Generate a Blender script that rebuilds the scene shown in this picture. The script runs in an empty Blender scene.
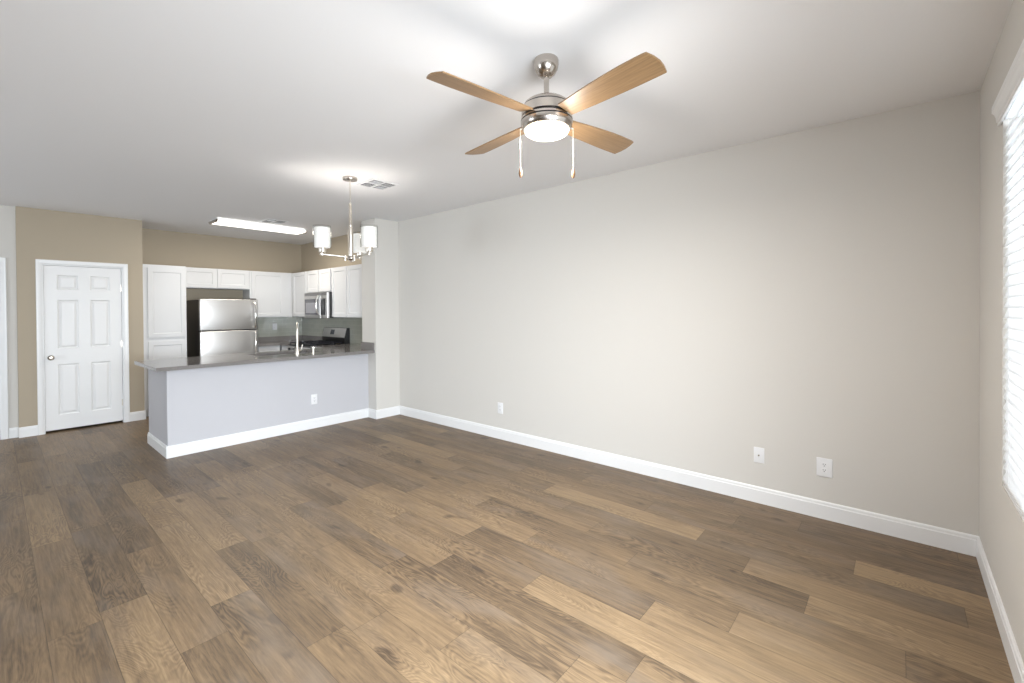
import bpy, bmesh, math, random
from mathutils import Vector, Matrix
random.seed(7)
S = bpy.context.scene
COL = S.collection
R = math.radians

# ------------------------------------------------------------------ camera
F_PX, YAW, PITCH, ROLL, CY, EYE = 448.916, 49.1991, -0.4554, -0.393, 313.41, 1.4757
def make_camera():
    y, pi, r = R(YAW), R(PITCH), R(ROLL)
    F = Vector((math.sin(y)*math.cos(pi), math.cos(y)*math.cos(pi), math.sin(pi)))
    Rt = Vector((math.cos(y), -math.sin(y), 0)); U = Rt.cross(F)
    R2 = Rt*math.cos(r) + U*math.sin(r); U2 = U*math.cos(r) - Rt*math.sin(r)
    m = Matrix((( R2.x, U2.x, -F.x, 0), (R2.y, U2.y, -F.y, 0), (R2.z, U2.z, -F.z, EYE), (0, 0, 0, 1)))
    cd = bpy.data.cameras.new('camera'); cd.sensor_width = 36; cd.sensor_fit = 'HORIZONTAL'
    cd.lens = F_PX/1024*36; cd.shift_y = -(341.5-CY)/1024; cd.clip_start = .02
    co = bpy.data.objects.new('camera', cd); COL.objects.link(co); co.matrix_world = m
    S.camera = co
make_camera()

# ------------------------------------------------------------------ world, daylight, exposure
S.view_settings.view_transform = 'Standard'; S.view_settings.look = 'None'
S.view_settings.exposure = 0.43; S.view_settings.gamma = 1; S.view_settings.use_curve_mapping = False
W = bpy.data.worlds.new('sky'); S.world = W; W.use_nodes = True
bg = W.node_tree.nodes['Background']; bg.inputs[0].default_value = (.80, .90, 1, 1); bg.inputs[1].default_value = .7

def area(name, loc, direction, sx, sy, power, color, spread=180):
    ld = bpy.data.lights.new(name, 'AREA'); ld.shape = 'RECTANGLE'; ld.size = sx; ld.size_y = sy
    ld.energy = power; ld.color = color; ld.spread = R(spread)
    o = bpy.data.objects.new(name, ld); COL.objects.link(o); o.location = loc
    o.rotation_euler = Vector(direction).to_track_quat('-Z', 'Y').to_euler()
    return o
DAY = (.86, .925, 1)
area('daylight_patio', (.42, -1.10, 1.80), (.40, 1, -.34), 2.3, 2.0, 300, DAY, 130)
area('daylight_window', (2.36, -.66, 1.48), (0, 1, 0), 1.3, 1.8, 33, DAY)
area('side_fill', (-4.15, 5.2, 1.2), (1, -.1, .75), 1.9, 1.6, 84, DAY)  # added fill from the left, brightens ceiling and bar end

# ------------------------------------------------------------------ helpers
class MB:
    def __init__(s): s.bm = bmesh.new()
    def box(s, x0, x1, y0, y1, z0, z1, bev=0, seg=2):
        b = bmesh.new()
        vs = [b.verts.new((x, y, z)) for x in (x0, x1) for y in (y0, y1) for z in (z0, z1)]
        for f in ((0,1,3,2),(4,6,7,5),(0,4,5,1),(2,3,7,6),(0,2,6,4),(1,5,7,3)): b.faces.new([vs[i] for i in f])
        if bev: bmesh.ops.bevel(b, geom=b.edges[:], offset=bev, segments=seg, affect='EDGES', profile=.5)
        s.merge(b); return s
    def merge(s, b, mat=None):
        if mat is not None: bmesh.ops.transform(b, matrix=mat, verts=b.verts)
        t = bpy.data.meshes.new('t'); b.to_mesh(t); b.free(); s.bm.from_mesh(t); bpy.data.meshes.remove(t)
    def lathe(s, prof, c=(0,0,0), n=40, rot=None):
        b = bmesh.new(); rings = []
        for r, z in prof:
            if r < 1e-6: rings.append([b.verts.new((0,0,z))])
            else: rings.append([b.verts.new((r*math.cos(2*math.pi*i/n), r*math.sin(2*math.pi*i/n), z)) for i in range(n)])
        for a, d in zip(rings, rings[1:]):
            for i in range(n):
                j = (i+1) % n
                if len(a) == 1 and len(d) == 1: continue
                if len(a) == 1: b.faces.new((a[0], d[j], d[i]))
                elif len(d) == 1: b.faces.new((a[i], a[j], d[0]))
                else: b.faces.new((a[i], a[j], d[j], d[i]))
        m = Matrix.Translation(c)
        if rot is not None: m = m @ rot
        s.merge(b, m); return s
    def rod(s, p0, p1, r0, r1=None, n=16):
        r1 = r0 if r1 is None else r1
        p0 = Vector(p0); p1 = Vector(p1); d = p1-p0
        q = d.to_track_quat('Z', 'Y').to_matrix().to_4x4()
        return s.lathe([(0,0),(r0,0),(r1,d.length),(0,d.length)], p0, n, q)
    def tube(s, pts, r, n=12):
        pts = [Vector(p) for p in pts]; b = bmesh.new(); rings = []
        ref = None
        for i, p in enumerate(pts):
            t = (pts[min(i+1, len(pts)-1)] - pts[max(i-1, 0)]).normalized()
            if ref is None: ref = t.orthogonal().normalized()
            ref = (ref - t*ref.dot(t)).normalized(); w = t.cross(ref)
            rr = r[i] if isinstance(r, (list, tuple)) else r
            rings.append([b.verts.new(p + (ref*math.cos(2*math.pi*k/n) + w*math.sin(2*math.pi*k/n))*rr) for k in range(n)])
        for a, d in zip(rings, rings[1:]):
            for k in range(n): b.faces.new((a[k], a[(k+1)%n], d[(k+1)%n], d[k]))
        b.faces.new(rings[0][::-1]); b.faces.new(rings[-1]); s.merge(b); return s
    def prism(s, poly, axis, a0, a1):
        # poly: 2-D outline in the two remaining axes (in x,y,z order), extruded along axis
        def P(u, v, w):
            return {0: (w, u, v), 1: (u, w, v), 2: (u, v, w)}[axis]
        b = bmesh.new()
        A = [b.verts.new(P(u, v, a0)) for u, v in poly]; B = [b.verts.new(P(u, v, a1)) for u, v in poly]
        b.faces.new(A); b.faces.new(B[::-1]); n = len(poly)
        for i in range(n): b.faces.new((A[i], B[i], B[(i+1)%n], A[(i+1)%n]))
        bmesh.ops.recalc_face_normals(b, faces=b.faces[:]); s.merge(b); return s
    def quad(s, pts):
        s.bm.faces.new([s.bm.verts.new(p) for p in pts]); return s
    def xform(s, m): bmesh.ops.transform(s.bm, matrix=m, verts=s.bm.verts); return s
    def build(s, name, mat, parent=None, smooth=False, label=None):
        bmesh.ops.remove_doubles(s.bm, verts=s.bm.verts, dist=1e-6)
        bmesh.ops.recalc_face_normals(s.bm, faces=s.bm.faces[:])
        if parent is not None: off = root_loc(parent)
        else:
            v = s.bm.verts
            off = Vector(((min(p.co.x for p in v)+max(p.co.x for p in v))/2, (min(p.co.y for p in v)+max(p.co.y for p in v))/2, min(p.co.z for p in v)))
        bmesh.ops.translate(s.bm, vec=-off, verts=s.bm.verts)
        me = bpy.data.meshes.new(name); s.bm.to_mesh(me); s.bm.free()
        if smooth:
            for p in me.polygons: p.use_smooth = True
            me.set_sharp_from_angle(angle=R(35))
        me.materials.append(mat)
        o = bpy.data.objects.new(name, me); COL.objects.link(o)
        if parent is not None: o.parent = parent
        else: o.location = off
        if label: o['label'] = label
        return o
def root_loc(o):
    v = Vector(o.location)
    while o.parent: o = o.parent; v += Vector(o.location)
    return v
def tag(o, label=None, cat=None, group=None, kind=None):
    if label: o['label'] = label
    if cat: o['category'] = cat
    if group: o['group'] = group
    if kind: o['kind'] = kind
    return o
def thing(name, loc, label, cat, group=None):
    o = bpy.data.objects.new(name, None); COL.objects.link(o); o.location = loc; o.empty_display_size = .1
    return tag(o, label, cat, group)
def struct(o, label=None, cat=None):
    return tag(o, label, cat, kind='structure')

# ------------------------------------------------------------------ materials
def mat(name, color, rough=.5, metal=0, spec=.5, emit=None, estr=0, bump=None, coat=0, alpha=None):
    m = bpy.data.materials.new(name); m.use_nodes = True; nt = m.node_tree; p = nt.nodes['Principled BSDF']
    p.inputs['Base Color'].default_value = (*color, 1); p.inputs['Roughness'].default_value = rough
    p.inputs['Metallic'].default_value = metal; p.inputs['Specular IOR Level'].default_value = spec
    p.inputs['Coat Weight'].default_value = coat
    if emit: p.inputs['Emission Color'].default_value = (*emit, 1); p.inputs['Emission Strength'].default_value = estr
    if bump:
        sc, st, ds = bump
        tc = nt.nodes.new('ShaderNodeTexCoord'); nz = nt.nodes.new('ShaderNodeTexNoise'); bp = nt.nodes.new('ShaderNodeBump')
        nz.inputs['Scale'].default_value = sc; nz.inputs['Detail'].default_value = 3
        bp.inputs['Strength'].default_value = st; bp.inputs['Distance'].default_value = ds
        nt.links.new(tc.outputs['Object'], nz.inputs['Vector']); nt.links.new(nz.outputs['Fac'], bp.inputs['Height'])
        nt.links.new(bp.outputs['Normal'], p.inputs['Normal'])
    return m
def brushed(name, color, rough, axis_scale=(4, 4, 300), amt=.12):
    m = mat(name, color, rough, 1); nt = m.node_tree; p = nt.nodes['Principled BSDF']
    tc = nt.nodes.new('ShaderNodeTexCoord'); mp = nt.nodes.new('ShaderNodeMapping'); nz = nt.nodes.new('ShaderNodeTexNoise'); mr = nt.nodes.new('ShaderNodeMapRange')
    mp.inputs['Scale'].default_value = axis_scale; nz.inputs['Scale'].default_value = 3
    mr.inputs['To Min'].default_value = rough-amt; mr.inputs['To Max'].default_value = rough+amt
    nt.links.new(tc.outputs['Object'], mp.inputs[0]); nt.links.new(mp.outputs[0], nz.inputs['Vector'])
    nt.links.new(nz.outputs['Fac'], mr.inputs['Value']); nt.links.new(mr.outputs[0], p.inputs['Roughness'])
    return m
M = {}
M['wall'] = mat('greige_wall_paint', (.68, .655, .615), .75, spec=.25, bump=(160, .12, .002))
M['tan'] = mat('shade_toned_wall_paint', (.46, .392, .30), .75, spec=.25, bump=(160, .12, .002))  # wall paint darkened to tan, shade of closet and kitchen walls put into colour
M['bar'] = mat('pale_grey_bar_paint', (.57, .565, .59), .7, spec=.25, bump=(160, .12, .002))
M['ceiling'] = mat('flat_ceiling_paint', (.86, .86, .87), .9, spec=.1, bump=(120, .15, .002))
M['trim'] = mat('white_trim_paint', (.86, .86, .86), .35)
M['door'] = mat('white_door_paint', (.84, .835, .83), .4)
M['cab'] = mat('white_cabinet_paint', (.72, .72, .725), .35)
M['plastic'] = mat('white_plastic', (.84, .84, .85), .3)
M['dark'] = mat('black_plastic', (.012, .012, .014), .3)
M['black'] = mat('black_fridge_side', (.018, .017, .017), .35)
M['slot'] = mat('dark_slot', (.04, .04, .045), .6)
M['nickel'] = mat('brushed_nickel', (.56, .51, .46), .22, 1)
M['knob'] = mat('dark_nickel_knob', (.34, .30, .26), .28, 1)
M['satin'] = mat('satin_nickel', (.72, .67, .60), .32, 1)
M['chrome'] = mat('polished_steel', (.78, .76, .73), .12, 1)
M['steel'] = brushed('stainless_steel', (.66, .645, .63), .34, (.6, .6, 60), .035)
M['steelside'] = mat('grey_door_edge', (.42, .37, .32), .4, .6)
M['iron'] = mat('cast_iron_grate', (.015, .015, .02), .45)
M['glassdark'] = mat('dark_oven_glass', (.10, .10, .115), .12)
M['panelgrey'] = mat('microwave_window', (.30, .30, .33), .3)
M['vinyl'] = mat('white_vinyl', (.85, .86, .87), .35)

def floor_mat():
    m = bpy.data.materials.new('oak_vinyl_planks'); m.use_nodes = True; nt = m.node_tree; N = nt.nodes; L = nt.links
    p = N['Principled BSDF']
    def nd(t, **k):
        n = N.new(t)
        for a, b in k.items(): setattr(n, a, b)
        return n
    def math_(op, a, b=None, c=None):
        n = nd('ShaderNodeMath', operation=op)
        for i, v in enumerate((a, b, c)):
            if v is None: continue
            if isinstance(v, (int, float)): n.inputs[i].default_value = v
            else: L.new(v, n.inputs[i])
        return n.outputs[0]
    tc = nd('ShaderNodeTexCoord'); at = nd('ShaderNodeAttribute', attribute_name='plank')
    sep = nd('ShaderNodeSeparateColor'); L.new(at.outputs['Color'], sep.inputs[0])
    tone, ra, rb = sep.outputs
    off = nd('ShaderNodeCombineXYZ'); L.new(math_('MULTIPLY', ra, 37.0), off.inputs[0]); L.new(math_('MULTIPLY', rb, 53.0), off.inputs[1]); L.new(math_('MULTIPLY', ra, 91.0), off.inputs[2])
    add = nd('ShaderNodeVectorMath', operation='ADD'); L.new(tc.outputs['Object'], add.inputs[0]); L.new(off.outputs[0], add.inputs[1])
    def noise(scale_vec, scale, detail, dist=0, rough=.5):
        mp = nd('ShaderNodeMapping'); mp.inputs['Scale'].default_value = scale_vec; L.new(add.outputs[0], mp.inputs[0])
        n = nd('ShaderNodeTexNoise'); n.inputs['Scale'].default_value = scale; n.inputs['Detail'].default_value = detail
        n.inputs['Distortion'].default_value = dist; n.inputs['Roughness'].default_value = rough
        L.new(mp.outputs[0], n.inputs['Vector']); return n.outputs['Fac']
    big = noise((1.7, .26, 1), 4.6, 4, .3, .55)                # broad light and dark areas of a board
    fig = noise((1.3, .26, 1), 5.0, 3, .5, .42)            # cathedral figure
    rings = math_('SINE', math_('MULTIPLY', fig, 190.0))
    figmask = noise((1.0, .35, 1), 4.0, 1)
    fm = nd('ShaderNodeMapRange'); fm.inputs['From Min'].default_value = .42; fm.inputs['From Max'].default_value = .60; L.new(figmask, fm.inputs['Value'])
    grain = noise((1, .045, 1), 85, 5, .25, .75)
    grain2 = noise((1, .09, 1), 34, 5, .8, .68)
    knots = noise((1, .45, 1), 8.0, 1)
    kn = nd('ShaderNodeMapRange'); kn.inputs['From Min'].default_value = .70; kn.inputs['From Max'].default_value = .78; L.new(knots, kn.inputs['Value'])
    t = math_('ADD', math_('MULTIPLY_ADD', tone, .62, .19), math_('MULTIPLY', math_('SUBTRACT', big, .5), .7))
    t = math_('ADD', t, math_('MULTIPLY', math_('MULTIPLY', rings, fm.outputs[0]), .14))
    t = math_('ADD', t, math_('MULTIPLY', math_('SUBTRACT', grain, .5), 1.15))
    t = math_('ADD', t, math_('MULTIPLY', math_('SUBTRACT', grain2, .5), .65))
    t = math_('SUBTRACT', t, math_('MULTIPLY', kn.outputs[0], .45))
    cr = nd('ShaderNodeValToRGB'); L.new(t, cr.inputs[0]); e = cr.color_ramp.elements
    e[0].position = 0; e[0].color = (.062, .042, .027, 1); e[1].position = 1; e[1].color = (.300, .208, .118, 1)
    for pos, c in ((.25, (.110, .074, .044)), (.5, (.175, .117, .067)), (.75, (.235, .160, .090))):
        x = e.new(pos); x.color = (*c, 1)
    # grey lime wash, stronger on the darker boards
    wash = noise((1.0, .3, 1), 5.5, 3, .3)
    wm = nd('ShaderNodeMapRange'); wm.inputs['From Min'].default_value = .50; wm.inputs['From Max'].default_value = .72; wm.inputs['To Max'].default_value = .62; L.new(wash, wm.inputs['Value'])
    wf = math_('MULTIPLY', wm.outputs[0], math_('SUBTRACT', 1.12, tone))
    g = nd('ShaderNodeMix', data_type='RGBA'); g.inputs[7].default_value = (.205, .160, .122, 1)
    L.new(wf, g.inputs[0]); L.new(cr.outputs[0], g.inputs[6])
    # dark line where two boards meet
    uv = nd('ShaderNodeUVMap'); uv.uv_map = 'plank_uv'; su = nd('ShaderNodeSeparateXYZ'); L.new(uv.outputs[0], su.inputs[0])
    du = math_('MINIMUM', su.outputs[0], math_('SUBTRACT', .1845, su.outputs[0]))
    dv = math_('MINIMUM', su.outputs[1], math_('SUBTRACT', 1.22, su.outputs[1]))
    d = math_('MINIMUM', du, dv)
    sm = nd('ShaderNodeMapRange'); sm.inputs['From Min'].default_value = .0005; sm.inputs['From Max'].default_value = .0022
    sm.inputs['To Min'].default_value = .55; sm.inputs['To Max'].default_value = 1; L.new(d, sm.inputs['Value'])
    mu = nd('ShaderNodeVectorMath', operation='SCALE'); L.new(g.outputs[2], mu.inputs[0]); L.new(sm.outputs[0], mu.inputs['Scale'])
    L.new(mu.outputs[0], p.inputs['Base Color'])
    rr = nd('ShaderNodeMapRange'); rr.inputs['To Min'].default_value = .36; rr.inputs['To Max'].default_value = .52; L.new(grain2, rr.inputs['Value'])
    L.new(rr.outputs[0], p.inputs['Roughness']); p.inputs['Specular IOR Level'].default_value = .4
    bp = nd('ShaderNodeBump'); bp.inputs['Strength'].default_value = .12; bp.inputs['Distance'].default_value = .002
    L.new(grain, bp.inputs['Height']); L.new(bp.outputs[0], p.inputs['Normal'])
    return m
M['floor'] = floor_mat()

def quartz():
    m = mat('grey_quartz', (.17, .16, .155), .12); nt = m.node_tree; p = nt.nodes['Principled BSDF']
    tc = nt.nodes.new('ShaderNodeTexCoord'); nz = nt.nodes.new('ShaderNodeTexNoise'); cr = nt.nodes.new('ShaderNodeValToRGB')
    nz.inputs['Scale'].default_value = 220; nz.inputs['Detail'].default_value = 2
    cr.color_ramp.elements[0].position = .35; cr.color_ramp.elements[0].color = (.17, .158, .15, 1)
    cr.color_ramp.elements[1].position = .7; cr.color_ramp.elements[1].color = (.27, .25, .24, 1)
    nt.links.new(tc.outputs['Object'], nz.inputs['Vector']); nt.links.new(nz.outputs['Fac'], cr.inputs[0]); nt.links.new(cr.outputs[0], p.inputs['Base Color'])
    return m
M['quartz'] = quartz()

def tile():
    m = mat('glossy_subway_tile', (.45, .45, .39), .12); nt = m.node_tree; p = nt.nodes['Principled BSDF']
    tc = nt.nodes.new('ShaderNodeTexCoord'); sp = nt.nodes.new('ShaderNodeSeparateXYZ'); ad = nt.nodes.new('ShaderNodeMath'); ad.operation = 'SUBTRACT'
    cb = nt.nodes.new('ShaderNodeCombineXYZ'); br = nt.nodes.new('ShaderNodeTexBrick')
    nt.links.new(tc.outputs['Object'], sp.inputs[0]); nt.links.new(sp.outputs[0], ad.inputs[0]); nt.links.new(sp.outputs[1], ad.inputs[1])
    nt.links.new(ad.outputs[0], cb.inputs[0]); nt.links.new(sp.outputs[2], cb.inputs[1]); nt.links.new(cb.outputs[0], br.inputs['Vector'])
    br.inputs['Scale'].default_value = 1; br.inputs['Brick Width'].default_value = .152; br.inputs['Row Height'].default_value = .076
    br.inputs['Mortar Size'].default_value = .0016; br.inputs['Color1'].default_value = (.43, .435, .37, 1); br.inputs['Color2'].default_value = (.48, .48, .41, 1)
    br.inputs['Mortar'].default_value = (.60, .60, .53, 1)
    bp = nt.nodes.new('ShaderNodeBump'); bp.inputs['Strength'].default_value = .4; bp.inputs['Distance'].default_value = .001; bp.invert = True
    nt.links.new(br.outputs['Color'], p.inputs['Base Color']); nt.links.new(br.outputs['Fac'], bp.inputs['Height']); nt.links.new(bp.outputs[0], p.inputs['Normal'])
    return m
M['tile'] = tile()

def blade_wood():
    m = mat('light_oak_blade', (.4, .25, .13), .38); nt = m.node_tree; p = nt.nodes['Principled BSDF']
    uv = nt.nodes.new('ShaderNodeTexCoord'); mp = nt.nodes.new('ShaderNodeMapping'); nz = nt.nodes.new('ShaderNodeTexNoise'); cr = nt.nodes.new('ShaderNodeValToRGB')
    mp.inputs['Scale'].default_value = (4, 90, 90); nz.inputs['Scale'].default_value = 1.6; nz.inputs['Detail'].default_value = 5
    cr.color_ramp.elements[0].position = .3; cr.color_ramp.elements[0].color = (.21, .122, .055, 1)
    cr.color_ramp.elements[1].position = .7; cr.color_ramp.elements[1].color = (.31, .188, .090, 1)
    nt.links.new(uv.outputs['Object'], mp.inputs[0]); nt.links.new(mp.outputs[0], nz.inputs['Vector']); nt.links.new(nz.outputs['Fac'], cr.inputs[0]); nt.links.new(cr.outputs[0], p.inputs['Base Color'])
    return m
M['blade'] = blade_wood()

def slat_mat():
    m = bpy.data.materials.new('white_blind_slat'); m.use_nodes = True; nt = m.node_tree; N = nt.nodes
    N.remove(N['Principled BSDF']); o = N['Material Output']
    d = N.new('ShaderNodeBsdfDiffuse'); d.inputs[0].default_value = (.80, .80, .80, 1)
    t = N.new('ShaderNodeBsdfTranslucent'); t.inputs[0].default_value = (.9, .9, .9, 1)
    mx = N.new('ShaderNodeMixShader'); mx.inputs[0].default_value = .38
    nt.links.new(d.outputs[0], mx.inputs[1]); nt.links.new(t.outputs[0], mx.inputs[2]); nt.links.new(mx.outputs[0], o.inputs[0])
    return m
M['slat'] = slat_mat()
def pane_mat(name, tint, gloss):
    m = bpy.data.materials.new(name); m.use_nodes = True; nt = m.node_tree; N = nt.nodes
    N.remove(N['Principled BSDF']); o = N['Material Output']
    a = N.new('ShaderNodeBsdfTransparent'); a.inputs[0].default_value = (*tint, 1)
    g = N.new('ShaderNodeBsdfGlossy'); g.inputs['Roughness'].default_value = .03
    fr = N.new('ShaderNodeLayerWeight'); fr.inputs[0].default_value = .25
    mu = N.new('ShaderNodeMath'); mu.operation = 'MULTIPLY'; mu.inputs[1].default_value = gloss
    mx = N.new('ShaderNodeMixShader'); nt.links.new(fr.outputs[1], mu.inputs[0]); nt.links.new(mu.outputs[0], mx.inputs[0])
    nt.links.new(a.outputs[0], mx.inputs[1]); nt.links.new(g.outputs[0], mx.inputs[2]); nt.links.new(mx.outputs[0], o.inputs[0])
    return m
M['pane'] = pane_mat('window_glass', (.97, .98, .98), .5)
M['shadeglass'] = pane_mat('clear_shade_glass', (.93, .93, .92), .7)
M['bowl'] = mat('lit_fan_bowl', (.95, .90, .8), .4, emit=(1, .86, .64), estr=1.5)
M['frost'] = mat('lit_frosted_shade', (.82, .82, .82), .5, emit=(1, .98, .95), estr=.32)
M['tube'] = mat('lit_diffuser', (.95, .95, .95), .5, emit=(1, .97, .90), estr=2.2)

# ------------------------------------------------------------------ room dimensions (metres)
H = 2.74; XW = 3.79; YW = -.356; YC = 5.397; XC = 3.413; YS = 5.744; YP = 5.596; XP = 1.146; YPE = 6.4256
YD = 7.89; XDR = 1.363; XDL = .195; YL = 7.95; YK = 8.604; XK = 3.8535; XL = -3.9; T = .12
# ---- floor: one mesh, one face per board
KX0, PW, PL = .70, .1845, 1.22
JOINT = {-4: 4.75, -3: 5.335, -2: 4.20, -1: 3.57, 0: 5.05, 1: 3.19, 2: 4.35, 3: 3.95, 4: 3.47, 5: 3.26, 6: 3.95, 7: 3.375, 8: 3.03, 9: 3.64, 10: 2.79, 11: 3.107, 12: 2.2, 13: 2.634, 14: 3.3, 15: 2.95, 16: 3.4}
TONES = {  # (row, board that holds this y): tone
 (-4, 5): .42, (-4, 3.6): .36, (-4, 2.4): .32, (-4, 1.2): .3, (-3, 4.7): .85, (-3, 5.8): .50, (-3, 3.5): .52, (-3, 2.3): .30, (-2, 4.8): .42, (-2, 3.6): .22, (-2, 2.4): .78, (-2, 6): .62,
 (-1, 4.2): .25, (-1, 5.4): .20, (-1, 3.0): .62, (-1, 1.8): .32, (0, 4.4): .85, (0, 3.2): .84, (0, 5.6): .38, (0, 2.0): .22, (0, 6.9): .6,
 (1, 3.8): .80, (1, 2.6): .22, (1, 5.0): .28, (1, 1.4): .35, (2, 3.7): .60, (2, 2.5): .50, (2, 4.9): .30, (2, 1.4): .58,
 (3, 3.5): .55, (3, 2.3): .62, (3, 4.6): .68, (3, 1.2): .60, (4, 3.0): .28, (4, 4.2): .68, (4, 1.6): .30, (4, .5): .55,
 (5, 2.6): .68, (5, 1.4): .22, (5, .3): .42, (5, 3.8): .42, (6, 2.1): .45, (6, .9): .84, (6, 3.3): .75, (6, 4.5): .5,
 (7, 1.5): .24, (7, .4): .70, (7, 2.8): .78, (7, 4.0): .3, (8, 1.2): .40, (8, .1): .74, (8, 2.4): .68, (8, 3.6): .26,
 (9, .6): .46, (9, 1.8): .30, (9, 3): .66, (10, 1.0): .26, (10, -.1): .82, (10, 2.1): .56, (11, 1.2): .30, (11, .2): .78,
 (11, 2.4): .45, (12, 1.6): 1.05, (12, .4): .28, (12, -.3): .66, (12, 2.8): .42, (13, .8): .38, (13, 0): .95, (13, 2.0): .55,
 (14, .2): .34, (14, 1.4): .5, (14, 2.6): .3, (15, .5): .3, (15, 1.7): .42, (16, 1): .4}
def build_floor():
    bm = bmesh.new(); uvl = bm.loops.layers.uv.new('plank_uv'); cl = bm.loops.layers.float_color.new('plank')
    k = math.floor((XL-.2-KX0)/PW)
    while KX0 + k*PW < XK + .2:
        j = JOINT.get(k); j = random.uniform(0, PL) if j is None else j
        i0 = math.floor((YW-.2-j)/PL); y = j + i0*PL
        while y < YK + .1:
            tone = None
            for (kk, yy), t in TONES.items():
                if kk == k and y <= yy < y+PL: tone = t
            if tone is None: tone = random.choice((.22, .3, .38, .48, .55, .62, .7, .8))
            y0, y1 = max(y, YW-.12), min(y+PL, YK+.05); x0 = KX0+k*PW; x1 = x0+PW
            if y1 > y0:
                f = bm.faces.new([bm.verts.new(c) for c in ((x0, y0, 0), (x1, y0, 0), (x1, y1, 0), (x0, y1, 0))])
                ra, rb = random.random(), random.random()
                for lp, uv in zip(f.loops, ((0, y0-y), (PW, y0-y), (PW, y1-y), (0, y1-y))):
                    lp[uvl].uv = uv; lp[cl] = (tone, ra, rb, 1)
            y += PL
        k += 1
    x0 = min(v.co.x for v in bm.verts); x1 = max(v.co.x for v in bm.verts)
    me = bpy.data.meshes.new('floor'); bm.to_mesh(me); bm.free()
    me.materials.append(M['floor']); o = bpy.data.objects.new('floor', me); COL.objects.link(o)
    struct(o, 'oak look plank floor with mixed light tan and dark brown boards', 'floor')
build_floor()
struct(MB().box(XL-.2, XK+T, YW-T, YK+T, H, H+.1).build('ceiling', M['ceiling']), 'smooth off white flat ceiling', 'ceiling')

def wall_open(mb, axis, c0, c1, a0, a1, holes):
    """wall slab along 'axis' (0 = runs in x, thickness y c0..c1; 1 = runs in y), holes = [(a, b, z0, z1)]"""
    def B(p, q, z0, z1):
        if q-p < 1e-4 or z1-z0 < 1e-4: return
        if axis == 0: mb.box(p, q, c0, c1, z0, z1)
        else: mb.box(c0, c1, p, q, z0, z1)
    cur = a0
    for a, b, z0, z1 in sorted(holes):
        B(cur, a, 0, H); B(a, b, 0, z0); B(a, b, z1, H); cur = b
    B(cur, a1, 0, H); return mb
struct(MB().box(XW, XW+T, YW-T, YC+.02, 0, H).build('wall_right', M['wall']), 'long blank greige wall on the right', 'wall')
struct(MB().box(XC, XK+T, YC, YS, 0, H, .006, 3).build('wall_column', M['wall']), 'wall return at the end of the kitchen bar', 'wall')
WIN = (1.72, 3.01, .655, 2.37); PAT = (-.40, 1.52, 0, 2.1)
struct(wall_open(MB(), 0, YW-T, YW, XL-T, XW, [WIN, PAT]).build('wall_window', M['wall']), 'greige wall holding the window with closed blinds', 'wall')
struct(wall_open(MB(), 1, XL-T, XL, YW, YL, [(4.25, 6.15, .65, 2.2)]).build('wall_left', M['wall']), 'greige left side wall', 'wall')
D1 = (.402, 1.150, 0, 2.075)
m = wall_open(MB(), 0, YD, YD+T, XDL, XDR, [D1]); m.box(XDR-T, XDR, YD+T, YK, 0, H); m.box(XDL, XDL+T, YD+T, YK, 0, H)
struct(m.build('wall_closet', M['tan']), 'wall shade toned to tan around the six panel closet door', 'wall')
D2 = (-.753, .061, 0, 2.075)
struct(wall_open(MB(), 0, YL, YL+T, XL, XDL, [D2]).build('wall_hall', M['wall']), 'greige wall strip left of the closet door', 'wall')
struct(MB().box(XDL, XK+T, YK, YK+T, 0, H).build('wall_back', M['tan']), 'kitchen back wall shade toned to tan above the cabinets', 'wall')
struct(MB().box(XK, XK+T, YS-.01, YK+T, 0, H).build('wall_kitchen', M['tan']), 'kitchen side wall shade toned to tan behind the range', 'wall')
struct(MB().box(1.58, 1.68, -2.3, YW-T-.001, 0, H).build('patio_light_blocker', M['wall']), 'added outside light blocker between the patio door and the window', 'wall')  # added unseen blocker, keeps the patio lamp off the window blinds
# half wall of the bar (front, and end panel)
ZB = .898
m = MB().box(XP, XC+.01, YP, YP+.115, 0, ZB, .004); m.box(XP, XP+.10, YP+.10, YPE, 0, ZB, .004)
struct(m.build('wall_bar', M['bar']), 'pale half wall under the kitchen bar counter', 'wall')

# ---- baseboards: profile with chamfered top
BH, BT = .122, .014
def base_run(mb, p, q, n):
    """board from p to q (xy), n = outward normal into the room"""
    p, q, n = Vector(p), Vector(q), Vector(n)
    prof = [(0, 0), (BT, 0), (BT, BH-.026), (BT-.003, BH-.022), (BT-.004, BH-.008), (BT-.009, BH), (0, BH)]
    A = [mb.bm.verts.new((p.x+n.x*d, p.y+n.y*d, z)) for d, z in prof]; B = [mb.bm.verts.new((q.x+n.x*d, q.y+n.y*d, z)) for d, z in prof]
    k = len(prof)
    for i in range(k): mb.bm.faces.new((A[i], A[(i+1)%k], B[(i+1)%k], B[i]))
    mb.bm.faces.new(A[::-1]); mb.bm.faces.new(B)
    return mb
def base(name, runs, label):
    mb = MB()
    for r in runs: base_run(mb, *r)
    struct(mb.build(name, M['trim']), label, 'baseboard')
base('baseboard_right', [((XW, YW), (XW, YC), (-1, 0))], 'white baseboard along the long right wall')
base('baseboard_window', [((PAT[1]+.07, YW), (XW-BT, YW), (0, 1)), ((XL, YW), (PAT[0]-.07, YW), (0, 1))], 'white baseboard under the window')
base('baseboard_column', [((XC-BT, YC), (XW-BT, YC), (0, -1)), ((XC, YC), (XC, YP-BT), (-1, 0))], 'white baseboard around the wall return')
base('baseboard_bar', [((XP-BT, YP), (XC, YP), (0, -1)), ((XP, YP), (XP, YPE), (-1, 0))], 'white baseboard around the kitchen bar')
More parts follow.
